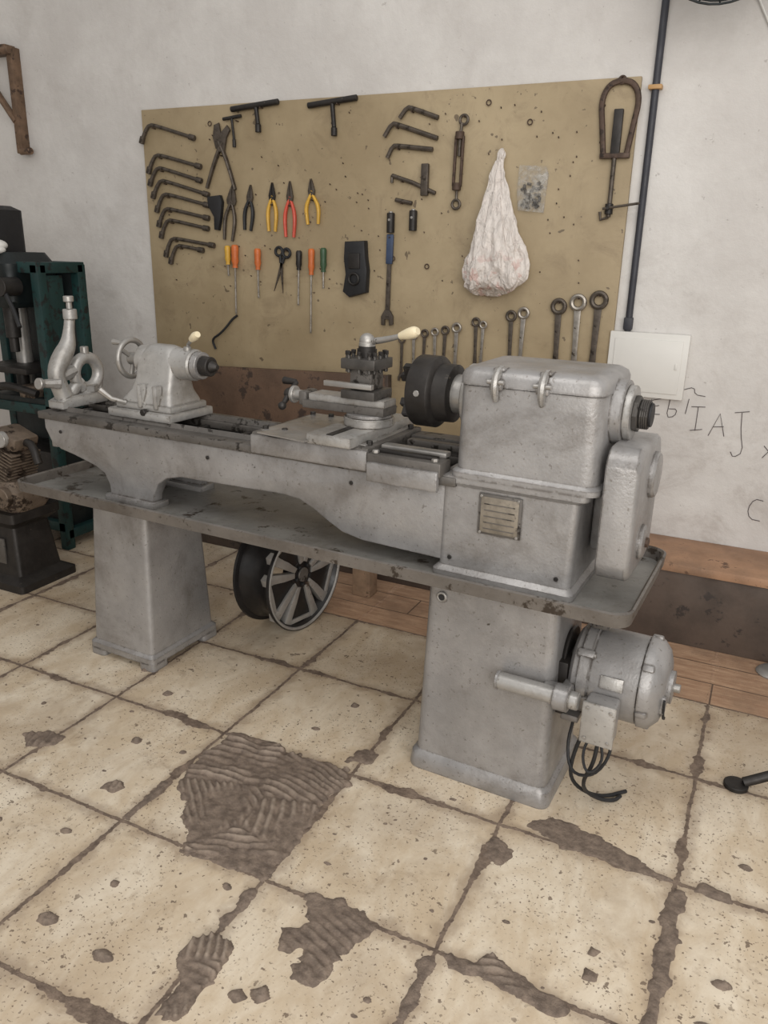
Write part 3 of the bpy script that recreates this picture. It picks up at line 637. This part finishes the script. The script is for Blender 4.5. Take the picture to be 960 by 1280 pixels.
# ------------------------------------------------------------------ press at left
b=MB()
YB=2.96
for y in (2.72,YB): b.box((-3.10,y,.70),(.05,.05,1.40),teal,.004);b.box((-3.66,y,.70),(.05,.05,1.40),teal,.004)
for z in (1.385,.72,.12): b.box((-3.38,2.72,z),(.60,.05,.05),teal,.004);b.box((-3.38,YB,z),(.60,.05,.05),teal,.004)
for x in (-3.10,-3.66):
    for z in (1.385,.72,.08): b.box((x,2.84,z),(.05,.26,.05),teal,.004)
b.box((-3.38,2.84,.76),(.60,.28,.03),dgreen,.003)
b.box((-3.12,2.84,.40),(.012,.22,.60),dgreen,.003);b.box((-3.38,2.945,.40),(.54,.012,.60),dgreen,.003)
b.box((-3.38,2.84,.30),(.48,.22,.40),dark,.02)
b.box((-3.105,2.80,1.05),(.012,.12,.60),teal,.003);b.box((-3.38,2.955,1.05),(.54,.012,.62),dgreen,.003)
b.cyl((-3.42,2.86,.78),(-3.42,2.86,1.50),.04,steel)
b.loft([rr(-3.62,-3.22,2.66,2.93,1.20,.05),rr(-3.64,-3.20,2.64,2.94,1.23,.05),rr(-3.64,-3.20,2.64,2.94,1.40,.05),rr(-3.60,-3.24,2.68,2.92,1.45,.04)],dgreen)
b.box((-3.38,2.637,1.335),(.22,.004,.03),greyD,.001)
for i in range(6): b.box((-3.46+.03*i,2.633,1.335),(.014,.003,.016),whiteP,0)
b.cyl((-3.36,2.76,1.22),(-3.36,2.76,1.05),.035,dark);b.cyl((-3.36,2.76,1.05),(-3.36,2.76,.98),.022,dark)
b.tube([(-3.20,2.60,1.30),(-3.28,2.55,1.42),(-3.40,2.50,1.54)],.012,black);b.sph((-3.40,2.50,1.54),.022,black)
b.tube([(-3.20,2.60,1.30),(-3.12,2.58,1.20),(-3.07,2.56,1.13)],.010,black);b.cyl((-3.20,2.68,1.30),(-3.20,2.58,1.30),.042,dark)
b.loft([rr(-3.70,-3.38,2.68,2.93,1.45,.04),rr(-3.70,-3.38,2.68,2.93,1.64,.04),rr(-3.66,-3.42,2.72,2.9,1.66,.03)],black)
b.box((-3.38,2.80,.90),(.34,.24,.03),dark,.006);b.cyl((-3.38,2.80,.775),(-3.38,2.80,.90),.03,dark)
b.tube([(-3.45,2.66,.80),(-3.30,2.64,.84),(-3.15,2.68,.80)],.02,dark,8,2);b.box((-3.24,2.76,.80),(.10,.14,.06),alu,.01)
b.sph((-3.33,2.70,1.48),.045,whiteP,(1.3,1,.6));b.sph((-3.29,2.68,1.46),.03,whiteP,(1.0,1,.6))
b.obj('drill_press')
# low dark machine base carrying the engine
b=MB();ex,ey=-2.98,2.34
b.loft([rr(ex-.24,ex+.15,ey-.14,ey+.18,0,.02),rr(ex-.24,ex+.15,ey-.14,ey+.18,.035,.02),rr(ex-.20,ex+.10,ey-.10,ey+.14,.06,.02),rr(ex-.17,ex+.07,ey-.08,ey+.12,.28,.02),rr(ex-.21,ex+.12,ey-.12,ey+.15,.32,.02),rr(ex-.21,ex+.12,ey-.12,ey+.15,.362,.02)],dark)
b.box((ex-.05,ey-.095,.17),(.14,.01,.12),greyD,.003);b.cyl((ex-.05,ey-.10,.17),(ex-.05,ey-.115,.17),.02,dark)
b.obj('engine_stand')
b=MB()
b.loft([rr(ex-.15,ex+.12,ey-.09,ey+.09,.363,.04),rr(ex-.17,ex+.14,ey-.11,ey+.11,.40,.05),rr(ex-.17,ex+.14,ey-.11,ey+.11,.46,.05),rr(ex-.13,ex+.10,ey-.09,ey+.09,.50,.04)],alu)
b.cyl((ex-.05,ey-.10,.44),(ex-.05,ey-.135,.44),.075,alu,seg=32);b.cyl((ex+.08,ey-.10,.44),(ex+.08,ey-.13,.44),.045,alu);b.cyl((ex-.05,ey-.13,.44),(ex-.05,ey-.15,.44),.03,greyL)
d=Vector((.35,0,1)).normalized();p0=Vector((ex-.01,ey,.48))
b.cyl(p0,p0+d*.20,.058,alu)
for i in range(10):
    c=p0+d*(.03+i*.0155);b.box(c,(.155-.002*(i%2),.155,.005),alu,.002,rot=('Y',math.atan2(.35,1)))
b.box(p0+d*.215,(.14,.13,.06),alu,.012,rot=('Y',math.atan2(.35,1)));b.cyl(p0+d*.22-Vector((0,.06,0)),p0+d*.22-Vector((0,.085,0)),.035,greyL)
b.tube([p0+d*.20+Vector((.06,0,0)),p0+d*.20+Vector((.13,-.02,.0)),p0+d*.16+Vector((.18,-.03,-.04))],.018,dark,10,1)
b.obj('motorcycle_engine')
b=MB();c0=Vector((.62,2.42,0))
b.cyl(c0+Vector((0,0,.10)),c0+Vector((0,0,.75)),.022,dark)
for a in (math.pi+.33,math.pi+.33+2.094,math.pi+.33-2.094):
    e=Vector((math.cos(a),math.sin(a),0));b.tube([c0+Vector((0,0,.24)),c0+e*.25+Vector((0,0,.14)),c0+e*.52+Vector((0,0,.018))],[.016,.016,.015],dark,10,1);b.cyl(c0+e*.54,c0+e*.54+Vector((0,0,.014)),.035,dark)
b.cyl(c0+Vector((0,0,.75)),c0+Vector((0,0,.78)),.06,dark);b.obj('tripod_stand')
b=MB();b.rev([(.06,0),(.062,.006),(.05,.018),(.02,.022)],(.20,3.04,0),(0,0,1),alloyS,24);b.obj('hub_cap')

# ------------------------------------------------------------------ dried mortar
MUD=MB()
def mud(poly,h=.006,ridge=0,rdir=0,res=.007,rf=170,jit=.02,seed=0,curl=3.,zones=None):
    A=np.array(poly);x0,y0=A.min(0)-.03;x1,y1=A.max(0)+.03
    nx=int((x1-x0)/res)+1;ny=int((y1-y0)/res)+1
    bm=bmesh.new();V={};D={}
    B=np.roll(A,-1,0);E=B-A
    for i in range(nx):
        for j in range(ny):
            x=x0+i*res;y=y0+j*res;p=np.array((x,y))
            t=np.clip(((p-A)*E).sum(1)/(E**2).sum(1),0,1);dd=np.sqrt(((A+E*t[:,None]-p)**2).sum(1)).min()
            ins=False
            for a,c in zip(A,B):
                if (a[1]>y)!=(c[1]>y) and x<(c[0]-a[0])*(y-a[1])/(c[1]-a[1])+a[0]: ins=not ins
            sd=(dd if ins else -dd)+jit*mnoise.noise(Vector((x*22+seed,y*22,seed)))+jit*.4*mnoise.noise(Vector((x*70,y*70,seed)))
            D[i,j]=sd
            m=max(0,min(1,sd/.012));m=m*m*(3-2*m)
            z=-.002+m*(h+.002)+m*.5*h*mnoise.noise(Vector((x*40,y*40,3+seed)))+m*.25*h*mnoise.noise(Vector((x*110,y*110,8)))
            if ridge:
                w=mnoise.noise(Vector((x*4+seed,y*4,9)))
                w2=mnoise.noise(Vector((x*11,y*11,4+seed)))
                am=max(0,min(1,.5+2.0*mnoise.noise(Vector((x*8,y*8,15+seed)))))
                rd=rdir;f=rf;edge=1
                if zones:
                    ds=sorted([(math.hypot(x-zx,y-zy)+.06*w2,zd,zf) for zx,zy,zd,zf in zones]);rd=ds[0][1];f=ds[0][2]
                    edge=max(0,min(1,(ds[1][0]-ds[0][0])/.02))
                ph=f*(x*math.cos(rd)+y*math.sin(rd))+curl*2.2*w+curl*.7*w2
                z+=m*ridge*edge*(.5+.5*math.sin(ph))**1.3*am+m*ridge*.3*mnoise.noise(Vector((x*30,y*30,1)))
            V[i,j]=(x,y,z)
    vs={}
    def gv(k):
        if k not in vs: vs[k]=bm.verts.new(V[k])
        return vs[k]
    for i in range(nx-1):
        for j in range(ny-1):
            ks=[(i,j),(i+1,j),(i+1,j+1),(i,j+1)]
            if max(D[k] for k in ks)>0: bm.faces.new([gv(k) for k in ks])
    MUD.add(bm,mudm)
mud([(-1.376,1.50),(-1.40,1.64),(-1.37,1.765),(-1.28,1.79),(-1.10,1.775),(-.96,1.79),(-.925,1.76),(-.935,1.62),(-.92,1.464),(-.925,1.28),(-1.0,1.295),(-1.16,1.28),(-1.207,1.33),(-1.30,1.43)],.004,.011,1.25,.0045,230,curl=4.,
    zones=[(-1.26,1.66,1.8,250),(-1.05,1.68,1.3,280),(-1.20,1.47,.9,300),(-1.0,1.48,.5,250),(-1.03,1.34,1.9,270)])
mud([(-.827,1.307),(-.722,1.344),(-.608,1.297),(-.638,1.211),(-.660,1.086),(-.721,1.085),(-.74,1.16),(-.790,1.124),(-.816,1.198),(-.76,1.24)],.003,.006,1.2,.005,300,seed=3)
mud([(-.992,1.037),(-.950,1.132),(-.882,1.10),(-.860,1.022),(-.871,.904),(-.929,.884),(-.925,.96)],.005,.011,1.9,.004,260,seed=5,curl=4,zones=[(-.93,1.08,.3,280),(-.89,1.0,1.6,240),(-.90,.93,.6,300)])
mud([(-.455,1.304),(-.38,1.32),(-.353,1.353),(-.25,1.32),(-.153,1.296),(-.172,1.254),(-.25,1.265),(-.35,1.275),(-.427,1.267)],.005,.009,1.9,.005,300,seed=6,jit=.014)
mud([(-.406,1.792),(-.350,1.867),(-.204,1.853),(-.10,1.80),(.023,1.768),(-.102,1.745),(-.289,1.75)],.0025,.0,1.2,seed=7,jit=.016)
mud([(-.48,1.62),(-.47,1.72),(-.43,1.71),(-.38,1.66),(-.42,1.62)],.004,0,0,seed=8)
mud([(-1.97,1.46),(-1.90,1.52),(-1.83,1.51),(-1.82,1.46),(-1.90,1.41)],.003,.008,.3,.005,300,seed=9,jit=.012,curl=1)
mud([(-1.56,1.40),(-1.52,1.43),(-1.48,1.41),(-1.50,1.37),(-1.55,1.37)],.006,.008,.3,.005,300,seed=10,jit=.008)
mud([(-.83,1.0),(-.80,1.03),(-.77,1.01),(-.79,.975)],.006,0,0,.005,seed=11,jit=.008)
mud([(-.79,1.03),(-.76,1.055),(-.73,1.03),(-.75,.995)],.009,0,0,.005,seed=12,jit=.008)
mud([(-.99,1.80),(-.98,1.88),(-.93,1.93),(-.89,1.89),(-.90,1.84)],.004,0,0,seed=13)
mud([(-.02,1.20),(-.025,1.75),(.02,1.75),(.025,1.55),(.01,1.40),(.03,1.22)],.004,.004,.3,seed=14,jit=.02)
mud([(.03,1.75),(.05,1.80),(.12,1.79),(.13,1.75)],.006,0,0,seed=15,jit=.01)
mud([(-.17,1.44),(-.16,1.48),(-.13,1.47),(-.14,1.44)],.006,0,0,.005,seed=16,jit=.006)
mud([(-.16,1.375),(-.155,1.41),(-.12,1.41),(-.12,1.375)],.006,0,0,.005,seed=17,jit=.006)
mud([(-1.41,1.30),(-1.415,1.48),(-1.385,1.50),(-1.375,1.42),(-1.38,1.31)],.004,0,0,seed=18,jit=.014)
mud([(-.945,1.00),(-.955,1.27),(-.915,1.27),(-.92,1.12)],.004,.003,.4,seed=19,jit=.016)
mud([(-1.22,1.29),(-1.0,1.32),(-1.0,1.285),(-1.2,1.275)],.004,0,0,seed=31,jit=.012)
mud([(-1.42,1.75),(-1.38,1.79),(-1.24,1.79),(-1.26,1.755)],.005,0,0,seed=32,jit=.012)
mud([(-.48,1.05),(-.49,1.28),(-.455,1.29),(-.45,1.10)],.004,0,0,seed=33,jit=.016)
rnd=random.Random(3)
clods=[(-1.311,.970,.025),(-1.122,.950,.022),(-.93,1.72,.02),(-1.0,1.24,.016),(-1.62,1.60,.02),(-.6,1.55,.010),(-.75,1.62,.010),(.12,1.5,.018),(.1,1.38,.018),(-1.7,1.15,.015),(-1.25,1.12,.014),(-2.05,1.62,.014),(-1.72,1.86,.02),(-.62,1.80,.012),(-.35,1.45,.012),(.15,1.9,.016),(-.55,1.12,.012),(-1.1,2.1,.016),(-1.45,1.62,.012),(-1.5,1.2,.014),(-1.9,1.95,.015),(-.82,1.42,.012),(-.52,1.40,.009),(.06,1.15,.016),(-.3,1.12,.010),(-1.75,1.72,.012),(-1.15,1.92,.012)]
for _ in range(30): clods.append((rnd.uniform(-1.9,.1),rnd.uniform(.95,1.72),rnd.uniform(.005,.010)))
for i,(x,y,r) in enumerate(clods):
    mud([(x+r*1.3*math.cos(a)*(1+.3*math.sin(i+a*2)),y+r*math.sin(a)) for a in [k*math.pi/3 for k in range(6)]],min(.009,r*.6),0,0,.005 if r>.011 else .0035,seed=20+i,jit=.006 if r>.011 else .002)
MUD.obj('dried_mortar_patches',ang=75)

# ------------------------------------------------------------------ light
w=bpy.data.worlds.new('World');scene.world=w;w.use_nodes=True
bg=w.node_tree.nodes['Background'];bg.inputs[0].default_value=(1,.985,.97,1);bg.inputs[1].default_value=.54
def area(name,loc,tgt,sx,sy,p,col=(1,1,1)):
    l=bpy.data.lights.new(name,'AREA');l.shape='RECTANGLE';l.size=sx;l.size_y=sy;l.energy=p;l.color=col
    o=bpy.data.objects.new(name,l);scene.collection.objects.link(o);o.location=loc
    o.rotation_euler=(Vector(tgt)-Vector(loc)).to_track_quat('-Z','Y').to_euler();return o
area('garage_door_daylight',(1.6,-2.0,2.1),(-.7,2.4,.5),4.6,2.8,172,(1,.965,.92))
area('overhead_area_light',(-.3,.9,3.2),(-.4,1.6,0),3.0,1.6,32,(1,.975,.94))  # unseen broad, weak area light overhead, aimed down at the floor

# ------------------------------------------------------------------ camera
cd=bpy.data.cameras.new('camera');cam=bpy.data.objects.new('camera',cd);scene.collection.objects.link(cam)
cd.sensor_fit='VERTICAL';cd.sensor_height=36;cd.lens=36*984.68/1280;cd.clip_start=.05
F=Vector((-.40920,.85579,-.31649)).normalized();R=Vector((.89894,.43757,.02089)).normalized();U=R.cross(F).normalized()
M=Matrix((( R.x,U.x,-F.x,0),(R.y,U.y,-F.y,0),(R.z,U.z,-F.z,1.5),(0,0,0,1)))
cam.matrix_world=M
scene.camera=cam
